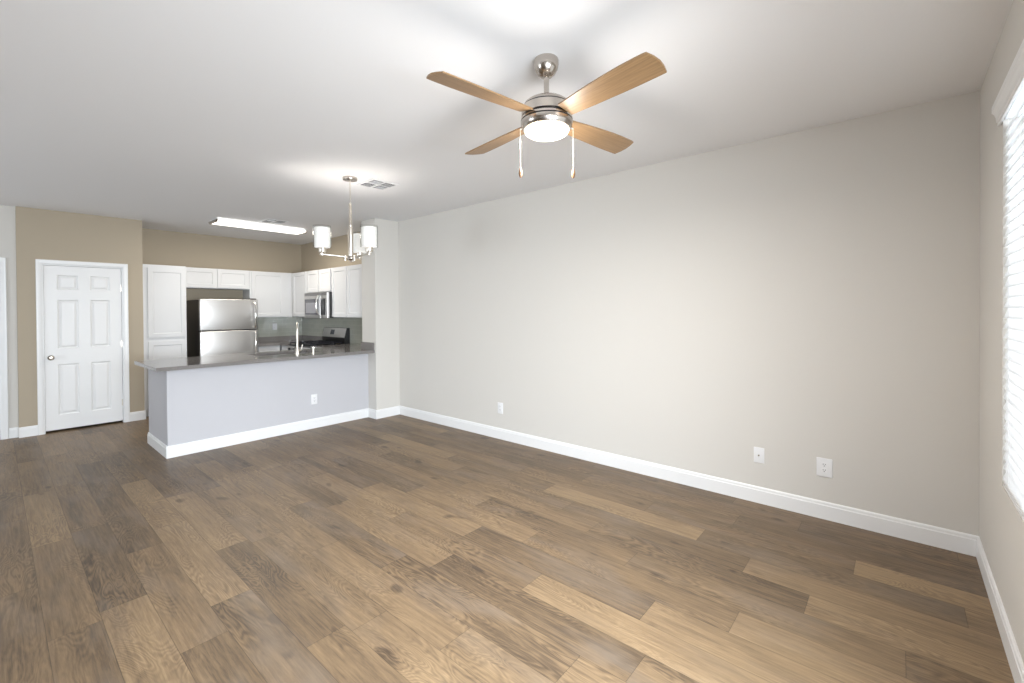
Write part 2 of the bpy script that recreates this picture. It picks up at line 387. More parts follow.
base('baseboard_closet', [((XDL-.002, YD), (.352, YD), (0, -1)), ((1.198, YD), (XDR+BT, YD), (0, -1)), ((XDR, YD), (XDR, 8.0), (1, 0))], 'white baseboard beside the closet door')
base('baseboard_hall', [((XL, YL), (-.82, YL), (0, -1)), ((.117, YL), (XDL-.002, YL), (0, -1))], 'white baseboard left of the closet wall')
base('baseboard_left', [((XL, YW+BT), (XL, YL-BT), (1, 0))], 'white baseboard along the left wall')

# ------------------------------------------------------------------ panelled slabs (doors, cabinet fronts)
def panel_slab(mb, u0, u1, z0, z1, depth, rects, rings, face):
    """slab whose face lies at w=0 and body goes back 'depth'. rings = [(inset, back)], face maps (u, w, z)->xyz, w grows away from viewer"""
    b = bmesh.new()
    us = sorted({u0, u1, *[r[0] for r in rects], *[r[1] for r in rects]}); zs = sorted({z0, z1, *[r[2] for r in rects], *[r[3] for r in rects]})
    q = lambda pts: b.faces.new([b.verts.new(face(*p)) for p in pts])
    for a, c in zip(us, us[1:]):
        for d, e in zip(zs, zs[1:]):
            mu, mz = (a+c)/2, (d+e)/2
            if any(r[0] < mu < r[1] and r[2] < mz < r[3] for r in rects): continue
            q([(a, 0, d), (c, 0, d), (c, 0, e), (a, 0, e)])
    for r in rects:
        prev = (r[0], r[1], r[2], r[3], 0)
        for ins, back in rings:
            cur = (r[0]+ins, r[1]-ins, r[2]+ins, r[3]-ins, back)
            P = lambda k: [(k[0], k[4], k[2]), (k[1], k[4], k[2]), (k[1], k[4], k[3]), (k[0], k[4], k[3])]
            A, B = P(prev), P(cur)
            for i in range(4): q([A[i], A[(i+1)%4], B[(i+1)%4], B[i]])
            prev = cur
        q(P(prev))
    C = [(u0, z0), (u1, z0), (u1, z1), (u0, z1)]
    for i in range(4):
        (a, d), (c, e) = C[i], C[(i+1)%4]; q([(a, 0, d), (c, 0, e), (c, depth, e), (a, depth, d)])
    q([(a, depth, d) for a, d in C])
    bmesh.ops.remove_doubles(b, verts=b.verts, dist=1e-6); mb.merge(b); return mb

def faceY(y): return lambda u, w, z: (u, y+w, z)          # faces -Y
def faceX(x): return lambda u, w, z: (x+w, u, z)          # faces -X
def faceYb(y): return lambda u, w, z: (u, y-w, z)         # faces +Y

# ---- closet door
def six_panel_door(name, x0, x1, y, wy, label, knob_left=True, hall=False):
    root = thing(name, ((x0+x1)/2, y, 0), label, 'door'); root['kind'] = 'structure'
    W_ = x1-x0; s = W_/.719
    pc = [(x0+.112*s, x0+.304*s), (x0+.412*s, x0+.604*s)]
    rows = [(.205, .838), (1.030, 1.640), (1.763, 1.947)]
    rects = [(a, b, c, d) for a, b in pc for c, d in rows]
    panel_slab(MB(), x0, x1, .028, 2.06, .035, rects, [(.012, .010), (.018, .011), (.040, .003)], faceY(y)).build('door_leaf', M['door'], root)
    # casing with moulded edge, jamb lining
    cw, g = .054, .004; mb = MB(); xa, xb, zt = x0-.014, x1+.014, 2.074
    prof = [(0, 0), (.010, 0), (.014, .006), (.017, .018), (.019, .036), (.019, .050), (.012, cw), (0, cw)]
    b = bmesh.new(); path = [((xa, 0), (-1, 0)), ((xa, zt), (-1, 1)), ((xb, zt), (1, 1)), ((xb, 0), (1, 0))]
    rg = [[b.verts.new((px + dx*w, wy-t, pz + dz*w)) for t, w in prof] for (px, pz), (dx, dz) in path]
    for A, B in zip(rg, rg[1:]):
        for i in range(len(prof)): b.faces.new((A[i], A[(i+1)%len(prof)], B[(i+1)%len(prof)], B[i]))
    b.faces.new(rg[0]); b.faces.new(rg[-1][::-1]); mb.merge(b)
    mb.box(xa-.001, xa+.011, wy-.001, wy+T, 0, zt); mb.box(xb-.011, xb+.001, wy-.001, wy+T, 0, zt); mb.box(xa+.011, xb-.011, wy-.001, wy+T, zt-.011, zt)
    mb.build('door_casing', M['trim'], root)
    kx = x0+.052 if knob_left else x1-.052
    rot = Matrix.Rotation(R(90), 4, 'X')
    k = MB().lathe([(0, 0), (.031, 0), (.031, .004), (.027, .009), (.012, .012), (.011, .026), (.017, .032), (.026, .040), (.029, .052), (.027, .063), (.018, .071), (0, .073)], (kx, y, .925), 32, rot)
    k.build('door_knob', M['knob'], root, True)
    hx = x1+.006 if knob_left else x0-.006
    for hz in (.27, 1.06, 1.80):
        h = MB().rod((hx, y-.006, hz-.045), (hx, y-.006, hz+.045), .0065); h.box(hx-.016, hx+.004, y-.0025, y+.001, hz-.043, hz+.043)
        h.build('door_hinge', M['satin'], root, True)
    return root
six_panel_door('door_1', .4165, 1.1365, YD+.012, YD, 'white six panel closet door with round knob in white casing')
six_panel_door('door_2', -.738, .046, YL+.012, YL, 'white door at the left edge with only its casing showing')

# ------------------------------------------------------------------ windows
def window_unit(name, x0, x1, z0, z1, label, slider=False):
    y0 = YW-T; root = thing(name, ((x0+x1)/2, y0+.03, z0), label, 'window'); root['kind'] = 'structure'
    f = .045; mb = MB()
    for a, b, c, d in ((x0, x1, z0, z0+f), (x0, x1, z1-f, z1), (x0, x0+f, z0+f, z1-f), (x1-f, x1, z0+f, z1-f)):
        mb.box(a, b, y0+.002, y0+.045, c, d, .003)
    xm = (x0+x1)/2
    mb.box(xm-.03, xm+.03, y0+.006, y0+.042, z0+f, z1-f, .003)
    mb.build('window_frame', M['vinyl'], root)
    for a, b in ((x0+f, xm-.03), (xm+.03, x1-f)):
        MB().box(a, b, y0+.022, y0+.026, z0+f, z1-f).build('pane', M['pane'], root)
    return root
w1 = window_unit('window_1', *WIN, 'window behind closed white blinds at the right edge')
MB().box(WIN[0]+.001, WIN[1]-.001, YW-T+.046, YW-.002, WIN[2]+.0005, WIN[2]+.008, .002).build('window_sill', M['trim'], w1)
window_unit('window_2', *PAT, 'sliding patio door behind the viewpoint', True)
def side_fill_window():  # unseen opening added on the left to go with the fill lamp
    y0, y1, z0, z1 = 4.25, 6.15, .65, 2.2; x = XL-T
    root = thing('fill_window', (x+.03, (y0+y1)/2, z0), 'added window for fill light in the left side wall', 'window'); root['kind'] = 'structure'
    mb = MB(); f = .045
    for a, b, c, d in ((y0, y1, z0, z0+f), (y0, y1, z1-f, z1), (y0, y0+f, z0+f, z1-f), (y1-f, y1, z0+f, z1-f)): mb.box(x+.002, x+.045, a, b, c, d, .003)
    ym = (y0+y1)/2; mb.box(x+.006, x+.042, ym-.03, ym+.03, z0+f, z1-f, .003)
    mb.build('window_frame', M['vinyl'], root)
    for a, b in ((y0+f, ym-.03), (ym+.03, y1-f)): MB().box(x+.022, x+.026, a, b, z0+f, z1-f).build('pane', M['pane'], root)
side_fill_window()

# ---- blind
def blind():
    x0, x1 = WIN[0]+.008, WIN[1]-.003; zt, zb = WIN[3]-.004, WIN[2]+.020
    root = thing('window_blind', ((x0+x1)/2, YW-.035, zb), 'closed white horizontal slat blind with crown valance filling the window', 'blind')
    mb = MB(); yc = YW-.0105; sp = .0455; z = zb+.045; a = R(74); w = .0250
    while z < zt-.055:
        # each slat slightly arched, tilted nearly shut
        pts = []
        for t in (-1, -.5, 0, .5, 1):
            arch = .0022*(1-t*t); dy, dz = t*w*math.cos(a), t*w*math.sin(a)
            pts.append((yc+dy - arch*math.sin(a), z-dz - arch*math.cos(a)*-1))
        poly = pts + [(p[0]+.0022*math.sin(a), p[1]+.0022*math.cos(a)) for p in pts[::-1]]
        mb.prism(poly, 0, x0, x1); z += sp
    mb.build('slats', M['slat'], root)
    MB().box(x0, x1, yc-.030, yc+.0085, zb, zb+.018, .004).build('bottom_rail', M['vinyl'], root)
    MB().box(x0, x1, yc-.040, yc+.006, zt-.045, zt, .002).build('headrail', M['vinyl'], root)
    lad = MB()
    for xx in (x0+.13, (x0+x1)/2, x1-.13):
        lad.box(xx-.0008, xx+.0008, yc+.0086, yc+.0094, zb+.018, zt-.05)
    lad.build('ladder_cord', M['plastic'], root)
    # crown valance, mounted proud of the wall
    prof = [(.003, 2.312), (.012, 2.312), (.012, 2.324), (.016, 2.328), (.018, 2.348), (.023, 2.364), (.031, 2.374), (.031, 2.401), (.003, 2.405)]
    MB().prism([(YW+d, z_) for d, z_ in prof], 0, WIN[0]-.045, WIN[1]+.045).build('valance', M['trim'], root)
blind()

# ------------------------------------------------------------------ kitchen cabinets
SH = [(.004, .002), (.010, .009)]       # recessed flat panel profile
def cab_face_door(parent, name, u0, u1, z0, z1, face, fw=.052, m='cab'):
    return panel_slab(MB(), u0, u1, z0, z1, .019, [(u0+fw, u1-fw, z0+fw, z1-fw)], SH, face).build(name, M[m], parent)
def cab_y(name, x0, x1, yf, yb, z0, z1, doors, label, toe=0, side='-', drawers=()):
    """cabinet facing -Y; doors [(x0,x1,z0,z1)]"""
    root = thing(name, ((x0+x1)/2, (yf+yb)/2, z0 if not toe else 0), label, 'cabinet')
    mb = MB().box(x0, x1, yf+.02, yb, z0, z1, .0015, 1)
    if toe: mb.box(x0, x1, yf+.09, yb, 0, z0)
    mb.build('cabinet_body', M['cab'], root)
    for d in doors: cab_face_door(root, 'cabinet_door', *d, faceY(yf))
    for d in drawers: panel_slab(MB(), *d, .019, [(d[0]+.03, d[1]-.03, d[2]+.03, d[3]-.03)], SH, faceY(yf)).build('drawer_front', M['cab'], root)
    return root
def cab_x(name, xf, xb, y0, y1, z0, z1, doors, label, toe=0, drawers=()):
    root = thing(name, ((xf+xb)/2, (y0+y1)/2, z0 if not toe else 0), label, 'cabinet')
    mb = MB().box(xf+.02, xb, y0, y1, z0, z1, .0015, 1)
    if toe: mb.box(xf+.09, xb, y0, y1, 0, z0)
    mb.build('cabinet_body', M['cab'], root)
    for d in doors: cab_face_door(root, 'cabinet_door', *d, faceX(xf))
    for d in drawers: panel_slab(MB(), *d, .019, [(d[0]+.03, d[1]-.03, d[2]+.03, d[3]-.03)], SH, faceX(xf)).build('drawer_front', M['cab'], root)
    return root
G = .001
XU = 3.513
cab_y('pantry_cabinet', XDR+BT+.003, 1.884, 7.98, YK-G, .10, 2.152, [(1.432, 1.872, 1.118, 2.102), (1.432, 1.872, .115, 1.058)], 'tall white pantry cabinet with two stacked doors beside the refrigerator', toe=1)
cab_y('wall_cabinet', 1.886, 2.838, 8.262, YK-G, 1.848, 2.166, [(1.898, 2.352, 1.862, 2.156), (2.366, 2.812, 1.862, 2.156)], 'short white two door cabinet above the refrigerator')
cab_y('wall_cabinet', 2.840, XU+.018, 8.262, YK-G, 1.375, 2.163, [(2.868, 3.386, 1.388, 2.150)], 'white cabinet on the back wall right of the refrigerator, single wide door')
cab_x('wall_cabinet', XU, XK-G, 7.682, 8.281, 1.375, 2.160, [(7.702, 8.190, 1.388, 2.148)], 'white corner cabinet left of the microwave')
cab_x('wall_cabinet', XU, XK-G, 6.818, 7.680, 1.785, 2.160, [(6.842, 7.222, 1.797, 2.148), (7.240, 7.650, 1.797, 2.148)], 'short white two door cabinet above the microwave')
cab_x('wall_cabinet', XU, XK-G, YS+.002, 6.816, 1.375, 2.160, [(5.895, 6.328, 1.388, 2.148), (6.348, 6.798, 1.388, 2.148)], 'white two door cabinet right of the microwave')
# base cabinets
cab_y('base_cabinet', 2.850, 3.205, 7.975, YK-G, .10, ZB, [(2.860, 3.195, .115, .70)], 'white base cabinet under the back counter beside the refrigerator', toe=1, drawers=[(2.860, 3.195, .715, .875)])
cab_x('base_cabinet', 3.215, XK-G, 7.634, YK-G, .10, ZB, [(7.65, 7.95, .115, .875)], 'white corner base cabinet left of the range', toe=1)
cab_x('base_cabinet', 3.215, XK-G, YS+.002, 6.836, .10, ZB, [(6.46, 6.82, .115, .70)], 'white base cabinet right of the range', toe=1, drawers=[(6.46, 6.82, .715, .875)])
def bar_cabinet():
    x0, x1, y0, y1 = XP+.102, 3.19, YP+.117, YPE
    root = thing('base_cabinet', ((x0+x1)/2, (y0+y1)/2, 0), 'row of white base cabinet doors on the kitchen side of the bar', 'cabinet')
    z1_ = .66
    mb = MB().box(x0, x1, y0, y1-.02, .10, z1_, .0015, 1); mb.box(x0, x1, y0, y1-.09, 0, .10)
    mb.box(x0, x1, y1-.04, y1-.02, z1_, ZB); mb.build('cabinet_body', M['cab'], root)
    n = 4; w = (x1-x0)/n
    for i in range(n): cab_face_door(root, 'cabinet_door', x0+i*w+.006, x0+(i+1)*w-.006, .115, .875, faceYb(y1))
bar_cabinet()

# ---- counters
ZC0, ZC1 = .900, .938
SINK = (2.10, 2.86, 5.80, 6.27)
def bar_counter():
    root = thing('countertop', (2.3, 6.0, ZC0), 'long grey quartz counter on the kitchen bar with an undermount sink', 'countertop')
    x0, x1, y0, y1 = 1.028, XC-.001, 5.43, 6.435; a, b, c, d = SINK
    mb = MB()
    for q in ((x0, a, y0, y1), (a, b, y0, c), (a, b, d, y1), (b, x1, y0, y1), (x1, XK-.002, YS+.002, 6.836), (3.19, x1, y1, 6.836)):
        mb.box(*q, ZC0, ZC1)
    mb.build('worktop', M['quartz'], root)
    m2 = MB().box(XC-.022, XC-.001, 5.436, YS, ZC1, ZC1+.102, .002)
    m2.build('side_splash', M['quartz'], root)
bar_counter()
def back_counter():
    root = thing('countertop', (3.4, 8.2, ZC0), 'grey quartz counter in the kitchen corner left of the range', 'countertop')
    MB().prism([(2.845, 7.955), (3.195, 7.955), (3.195, 7.634), (XK-.002, 7.634), (XK-.002, YK-.002), (2.845, YK-.002)], 2, ZC0, ZC1).build('worktop', M['quartz'], root)
    m2 = MB().box(2.845, XK-.002, YK-.022, YK-.002, ZC1, ZC1+.085, .002); m2.box(XK-.022, XK-.002, 7.634, YK-.022, ZC1, ZC1+.085, .002)
    m2.build('splash_strip', M['quartz'], root)
back_counter()
m = MB().box(2.845, XK-.009, YK-.009, YK-.001, ZC1+.086, 1.374)
tag(m.build('tile_backsplash', M['tile']), 'grey green subway tile on the kitchen back wall under the cabinets', 'backsplash')
m = MB().box(XK-.009, XK-.001, YS+.001, YK-.010, ZC1+.086, 1.374); m.box(XK-.009, XK-.001, YS+.001, 7.632, ZC1+.001, ZC1+.086)
tag(m.build('tile_backsplash', M['tile']), 'grey green subway tile on the kitchen side wall behind the range', 'backsplash')
def sink():
    a, b, c, d = SINK; root = thing('kitchen_sink', ((a+b)/2, (c+d)/2, .69), 'stainless undermount sink set into the bar counter', 'sink')
    bm = bmesh.new(); rings = []
    for ins, z in ((-.010, ZC0-.002), (.004, ZC0-.002), (.012, .72), (.05, .70)):
        rings.append([bm.verts.new(v) for v in ((a+ins, c+ins, z), (b-ins, c+ins, z), (b-ins, d-ins, z), (a+ins, d-ins, z))])
    for A, B in zip(rings, rings[1:]):
        for i in range(4): bm.faces.new((A[i], A[(i+1)%4], B[(i+1)%4], B[i]))
    bm.faces.new(rings[-1]); bmesh.ops.solidify(bm, geom=bm.faces[:], thickness=-.0015)
    mb = MB(); mb.merge(bm); mb.build('basin', M['steel'], root)
    MB().lathe([(0, .702), (.045, .702), (.045, .706), (.03, .7045), (0, .7035)], ((a+b)/2, (c+d)/2, 0), 24).build('drain', M['chrome'], root, True)
sink()
def faucet():
    x, y, z = 2.475, 5.66, ZC1+.001; vx, vy = .40, .917; root = thing('kitchen_faucet', (x, y, z), 'tall gooseneck brushed faucet standing on the bar counter', 'faucet')
    MB().lathe([(0, 0), (.027, 0), (.027, .008), (.022, .012), (.020, .075), (.015, .085), (0, .085)], (x, y, z), 28).build('faucet_base', M['satin'], root, True)
    pts = [(x, y, z+.08), (x, y, z+.20), (x, y, z+.30)]
    for i in range(1, 13):
        t = math.pi*i/12; pts.append((x+vx*.085*(1-math.cos(t)), y+vy*.085*(1-math.cos(t)), z+.30+.085*math.sin(t)))
    pts.append((x+vx*.17, y+vy*.17, z+.26))
    MB().tube(pts, .0125, 14).build('spout', M['satin'], root, True)
    MB().lathe([(0, .185), (.014, .185), (.016, .20), (.016, .262), (.0135, .272), (0, .272)], (x+vx*.17, y+vy*.17, z), 20).build('spray_head', M['satin'], root, True)
    MB().rod((x+.018, y, z+.05), (x+.045, y, z+.05), .010).rod((x+.042, y, z+.05), (x+.062, y, z+.12), .006, .005).build('lever', M['satin'], root, True)
faucet()
def soap():
    x, y, z = 2.655, 5.62, ZC1+.001; root = thing('soap_dispenser', (x, y, z), 'small brushed soap dispenser pump to the right of the faucet', 'dispenser')
    MB().lathe([(0, 0), (.020, 0), (.020, .006), (.013, .010), (.012, .060), (.009, .064), (0, .064)], (x, y, z), 24).build('pump_body', M['satin'], root, True)
    MB().rod((x, y-.008, z+.074), (x+.034, y+.078, z+.070), .0095, .006).rod((x, y, z+.062), (x, y, z+.078), .012).build('pump_nozzle', M['satin'], root, True)
soap()

# ------------------------------------------------------------------ appliances
def fridge():
    x0, x1, yf, yb, zt = 2.018, 2.818, 7.862, 8.57, 1.672
    root = thing('refrigerator', ((x0+x1)/2, (yf+yb)/2, 0), 'stainless top freezer refrigerator with black sides', 'refrigerator')
    MB().box(x0+.004, x1-.004, yf+.075, yb, .04, zt-.012, .006).box(x0+.03, x1-.03, yf+.11, yb-.03, 0, .04).build('cabinet_body', M['black'], root)
    zg = 1.188
    for nm, a, b in (('freezer_door', zg+.006, zt), ('fridge_door', .075, zg-.006)):
        d = MB().box(x0, x1, yf+.004, yf+.070, a, b, .012, 4).build(nm, M['steel'], root, True)
        hx = x1-.055
        if nm == 'freezer_door': p0, p1 = zg+.035, zt-.055
        else: p0, p1 = zg-.46, zg-.035
        pts = [(hx, yf+.006, p0), (hx, yf-.030, p0+.006), (hx, yf-.046, p0+.03), (hx, yf-.050, (p0+p1)/2), (hx, yf-.046, p1-.03), (hx, yf-.030, p1-.006), (hx, yf+.006, p1)]
        MB().tube(pts, .0125, 14).build('handle', M['chrome'], d, True)
    MB().box(x0+.006, x1-.006, yf+.068, yf+.077, .07, zt-.01).build('door_gasket', M['dark'], root)
    MB().box(x0+.03, x1-.03, yf+.03, yf+.10, .012, .068, .004).build('toe_grille', M['dark'], root)
    MB().box(x1-.11, x1-.02, yf+.015, yf+.10, zt, zt+.014, .004).build('hinge_cover', M['dark'], root)
fridge()
def microwave():
    xf, xb, y0, y1, z0, z1 = 3.435, XK-.012, 6.790, 7.585, 1.362, 1.780
    root = thing('microwave', ((xf+xb)/2, (y0+y1)/2, z0), 'stainless over range microwave between the white wall cabinets', 'microwave')
    MB().box(xf+.035, xb, y0, y1, z0+.006, z1, .003).build('case', M['black'], root)
    yd = y0+.235   # split between control panel (near the camera) and door
    f = MB().box(xf, xf+.036, yd+.002, y1, z0, z1-.005, .005).build('microwave_door', M['steel'], root)
    MB().box(xf-.003, xf+.002, yd+.05, y1-.03, z0+.055, z1-.105, .002).build('door_glass', M['glassdark'], f)
    MB().box(xf-.0045, xf-.002, yd+.085, y1-.065, z0+.085, z1-.165, .001).build('screen_window', M['panelgrey'], f)
    pts = [(xf, yd+.03, z0+.07), (xf-.03, yd+.03, z0+.085), (xf-.045, yd+.03, z0+.15), (xf-.048, yd+.03, z0+.21), (xf-.045, yd+.03, z1-.13), (xf-.03, yd+.03, z1-.07), (xf, yd+.03, z1-.055)]
    MB().tube(pts, .012, 12).build('handle', M['chrome'], f, True)
    c = MB().box(xf, xf+.036, y0, yd-.002, z0, z1-.005, .005).build('control_panel', M['steel'], root)
    MB().box(xf-.003, xf+.002, y0+.055, yd-.02, z0+.055, z1-.105, .002).build('keypad', M['dark'], c)
    g = MB()
    for k in range(4): g.box(xf-.001, xf+.004, y0+.02, y1-.02, z1-.016-k*.012, z1-.010-k*.012)
    g.build('vent_grille', M['slot'], root)
microwave()
def gas_range():
    xf, xb, y0, y1 = 3.175, XK-.012, 6.842, 7.628
    root = thing('gas_range', ((xf+xb)/2, (y0+y1)/2, 0), 'stainless and black gas range with raised back console against the tile', 'range')
    MB().box(xf+.03, xb, y0, y1, .03, .912, .004).box(xf+.08, xb-.02, y0+.03, y1-.03, 0, .03).build('range_body', M['black'], root)
    MB().box(xf+.005, xb-.085, y0, y1, .913, .930, .005).build('cooktop', M['dark'], root)
    d = MB().box(xf, xf+.030, y0+.004, y1-.004, .25, .80, .006).build('oven_door', M['steel'], root)
    MB().box(xf-.003, xf+.002, y0+.12, y1-.12, .36, .66, .003).build('oven_window', M['glassdark'], d)
    MB().tube([(xf, y0+.06, .745), (xf-.045, y0+.06, .745), (xf-.045, y1-.06, .745), (xf, y1-.06, .745)], .011, 12).build('handle', M['chrome'], d, True)
    MB().box(xf, xf+.030, y0+.004, y1-.004, .04, .235, .006).build('storage_drawer', M['steel'], root)
    p = MB().box(xf-.004, xf+.040, y0, y1, .81, .912, .006).build('front_panel', M['steel'], root)
    for k in range(5):
        yy = y0+.09+k*(y1-y0-.18)/4
        MB().lathe([(0, 0), (.024, 0), (.021, .022), (0, .024)], (xf-.004, yy, .862), 20, Matrix.Rotation(R(-90), 4, 'Y')).build('burner_knob', M['dark'], p, True)
    # grates over burners
    for i, (gx0, gx1, gy0, gy1) in enumerate(((xf+.03, xb-.12, y0+.02, y0+.26), (xf+.03, xb-.12, y0+.272, y1-.272), (xf+.03, xb-.12, y1-.26, y1-.02))):
        g = MB(); z = .958
        for yy in (gy0, gy1-.010, (gy0+gy1)/2-.005): g.box(gx0, gx1, yy, yy+.010, z, z+.014, .002)
        for t in (0, .25, .5, .75, 1): xx = gx0+(gx1-gx0-.010)*t; g.box(xx, xx+.010, gy0, gy1, z, z+.014, .002)
        for xx in (gx0, gx1-.012):
            for yy in (gy0, gy1-.012): g.box(xx, xx+.012, yy, yy+.012, .930, z+.001)
        g.build('grate', M['iron'], root)
    for bx in (xf+.16, xf+.43):
        for by in (y0+.14, y1-.14):
            MB().lathe([(0, .930), (.048, .930), (.048, .938), (.034, .940), (.034, .948), (0, .950)], (bx, by, 0), 24).build('burner', M['iron'], root, True)
    # console: black housing with sloped stainless fascia
    MB().prism([(xb-.075, .938), (xb, .938), (xb, 1.195), (xb-.045, 1.195), (xb-.088, 1.035)], 1, y0+.002, y1-.002).build('console', M['black'], root)
    a = Vector((xb-.0475, 0, 1.192)); b_ = Vector((xb-.0905, 0, 1.040)); mb = MB()
    mb.prism([(b_.x, b_.z), (a.x, a.z), (a.x+.006, a.z-.001), (b_.x+.006, b_.z-.001)], 1, y0+.02, y1-.012)
    fa = mb.build('console_fascia', M['steel'], root)
    t0 = a.lerp(b_, .2); t1 = a.lerp(b_, .72); ym = y0+.44
    n = Vector((-(a.z-b_.z), 0, (a.x-b_.x))).normalized()
    q0, q1 = t0+n*.0015, t1+n*.0015
    MB().prism([(q0.x, q0.z), (q1.x, q1.z), (q1.x+.004, q1.z-.001), (q0.x+.004, q0.z-.001)], 1, ym-.06, ym+.065).build('clock_display', M['glassdark'], fa)
gas_range()

# ------------------------------------------------------------------ outlets
def outlet(name, c, n, w, h, label, kind):
    """wall plate; c centre on the wall, n outward normal: '-x' or '-y'"""
    root = thing(name, c, label, 'outlet')
    def place(mb):
        if n == '-x': mb.xform(Matrix.Translation(c) @ Matrix.Rotation(R(-90), 4, 'Z'))
        else: mb.xform(Matrix.Translation(c))
        return mb
    place(MB().box(-w/2, w/2, -.0065, -.0006, -h/2, h/2, .0025, 3)).build('cover_plate', M['plastic'], root, True)
    if kind == 'coax':
        place(MB().lathe([(0, 0), (.0058, 0), (.0058, .008), (.004, .008), (.004, .003), (0, .003)], (0, -.0065, 0), 16, Matrix.Rotation(R(90), 4, 'X'))).build('coax_jack', M['nickel'], root, True)
    elif kind == 'duplex':
        for s_ in (-1, 1):
            r = place(MB().box(-.0165, .0165, -.0085, -.006, s_*.0195-.014, s_*.0195+.014, .0015)).build('receptacle', M['plastic'], root)
            mm = MB()
            for dx in (-.0065, .0065): mm.box(dx-.0012, dx+.0012, -.0089, -.0082, s_*.0195-.001, s_*.0195+.008)
            mm.box(-.0025, .0025, -.0089, -.0082, s_*.0195-.010, s_*.0195-.005)
            place(mm).build('slot', M['slot'], r)
    elif kind == 'decor':
        r = place(MB().box(-.0165, .0165, -.0085, -.006, -.033, .033, .0015)).build('receptacle', M['plastic'], root)
        for s_ in (-1, 1):
            mm = MB()
            for dx in (-.0065, .0065): mm.box(dx-.0012, dx+.0012, -.0089, -.0082, s_*.016, s_*.016+.008)
            place(mm).build('slot', M['slot'], r)
outlet('wall_outlet', (XW, 3.455, .353), '-x', .078, .125, 'white duplex outlet on the long wall nearest the kitchen bar', 'duplex')
outlet('coax_plate', (XW, .806, .362), '-x', .072, .116, 'white cable jack plate on the long wall with one centre hole', 'coax')
outlet('wall_outlet', (XW, .397, .360), '-x', .092, .130, 'larger white duplex outlet on the long wall nearest the window corner', 'duplex')
outlet('wall_outlet', (2.647, YP, .365), '-y', .078, .125, 'white outlet low on the front of the kitchen bar', 'duplex')
outlet('wall_outlet', (3.355, YK-.009, 1.20), '-y', .078, .120, 'white outlet on the tiled kitchen back wall', 'decor')

# ------------------------------------------------------------------ ceiling vents
def vent(name, cx, cy, s, label, rot=0):
    root = thing(name, (cx, cy, H), label, 'vent'); h = s/2
    fr = MB(); fr.box(cx-h, cx+h, cy-h, cy+h, H-.007, H-.0004, .003)
    fr.build('face_plate', M['plastic'], root)
    q = h*.42
    for i, (sx, sy) in enumerate(((-1, -1), (1, -1), (-1, 1), (1, 1))):
        ax, ay = cx+sx*h*.46, cy+sy*h*.46; mb = MB(); mb.box(ax-q*.82, ax+q*.82, ay-q*.82, ay+q*.82, H-.0095, H-.0072)
        o = mb.build('louver_opening', M['slot'], root); lv = MB()
        for k in range(5):
            t = -q*.8+q*1.6*(k+.5)/5
            if (sx*sy > 0): lv.box(ax-q*.82, ax+q*.82, ay+t-.002, ay+t+.001, H-.013, H-.0098)
            else: lv.box(ax+t-.002, ax+t+.001, ay-q*.82, ay+q*.82, H-.013, H-.0098)
        lv.build('louver', M['plastic'], o)
vent('ceiling_vent', 2.535, 3.945, .30, 'square white ceiling vent beside the chandelier')
vent('ceiling_vent', 2.60, 6.640, .29, 'square ceiling vent near the kitchen ceiling light')

# ------------------------------------------------------------------ kitchen ceiling light
def kitchen_light():
    x0, x1, y0, y1 = 1.965, 3.180, 6.89, 7.22
    root = thing('ceiling_light', ((x0+x1)/2, (y0+y1)/2, H), 'long lit rectangular kitchen ceiling light with white diffuser', 'ceiling light')
    MB().box(x0+.02, x1-.02, y0+.02, y1-.02, H-.030, H-.0005, .004).build('housing', M['trim'], root)
    MB().prism([(y0, H-.030), (y0+.03, H-.052), (y1-.03, H-.052), (y1, H-.030)], 0, x0+.022, x1-.022).build('diffuser', M['tube'], root)
    for a in (x0, x1-.022): MB().prism([(y0-.004, H-.026), (y0+.026, H-.056), (y1-.026, H-.056), (y1+.004, H-.026)], 0, a, a+.022).build('end_cap', M['nickel'], root)
    l = area('kitchen_lamp', ((x0+x1)/2, (y0+y1)/2, H-.065), (0, 0, -1), 1.1, .28, 17, (1, .93, .82)); l.parent = root; l.location = (0, 0, -.065)
kitchen_light()

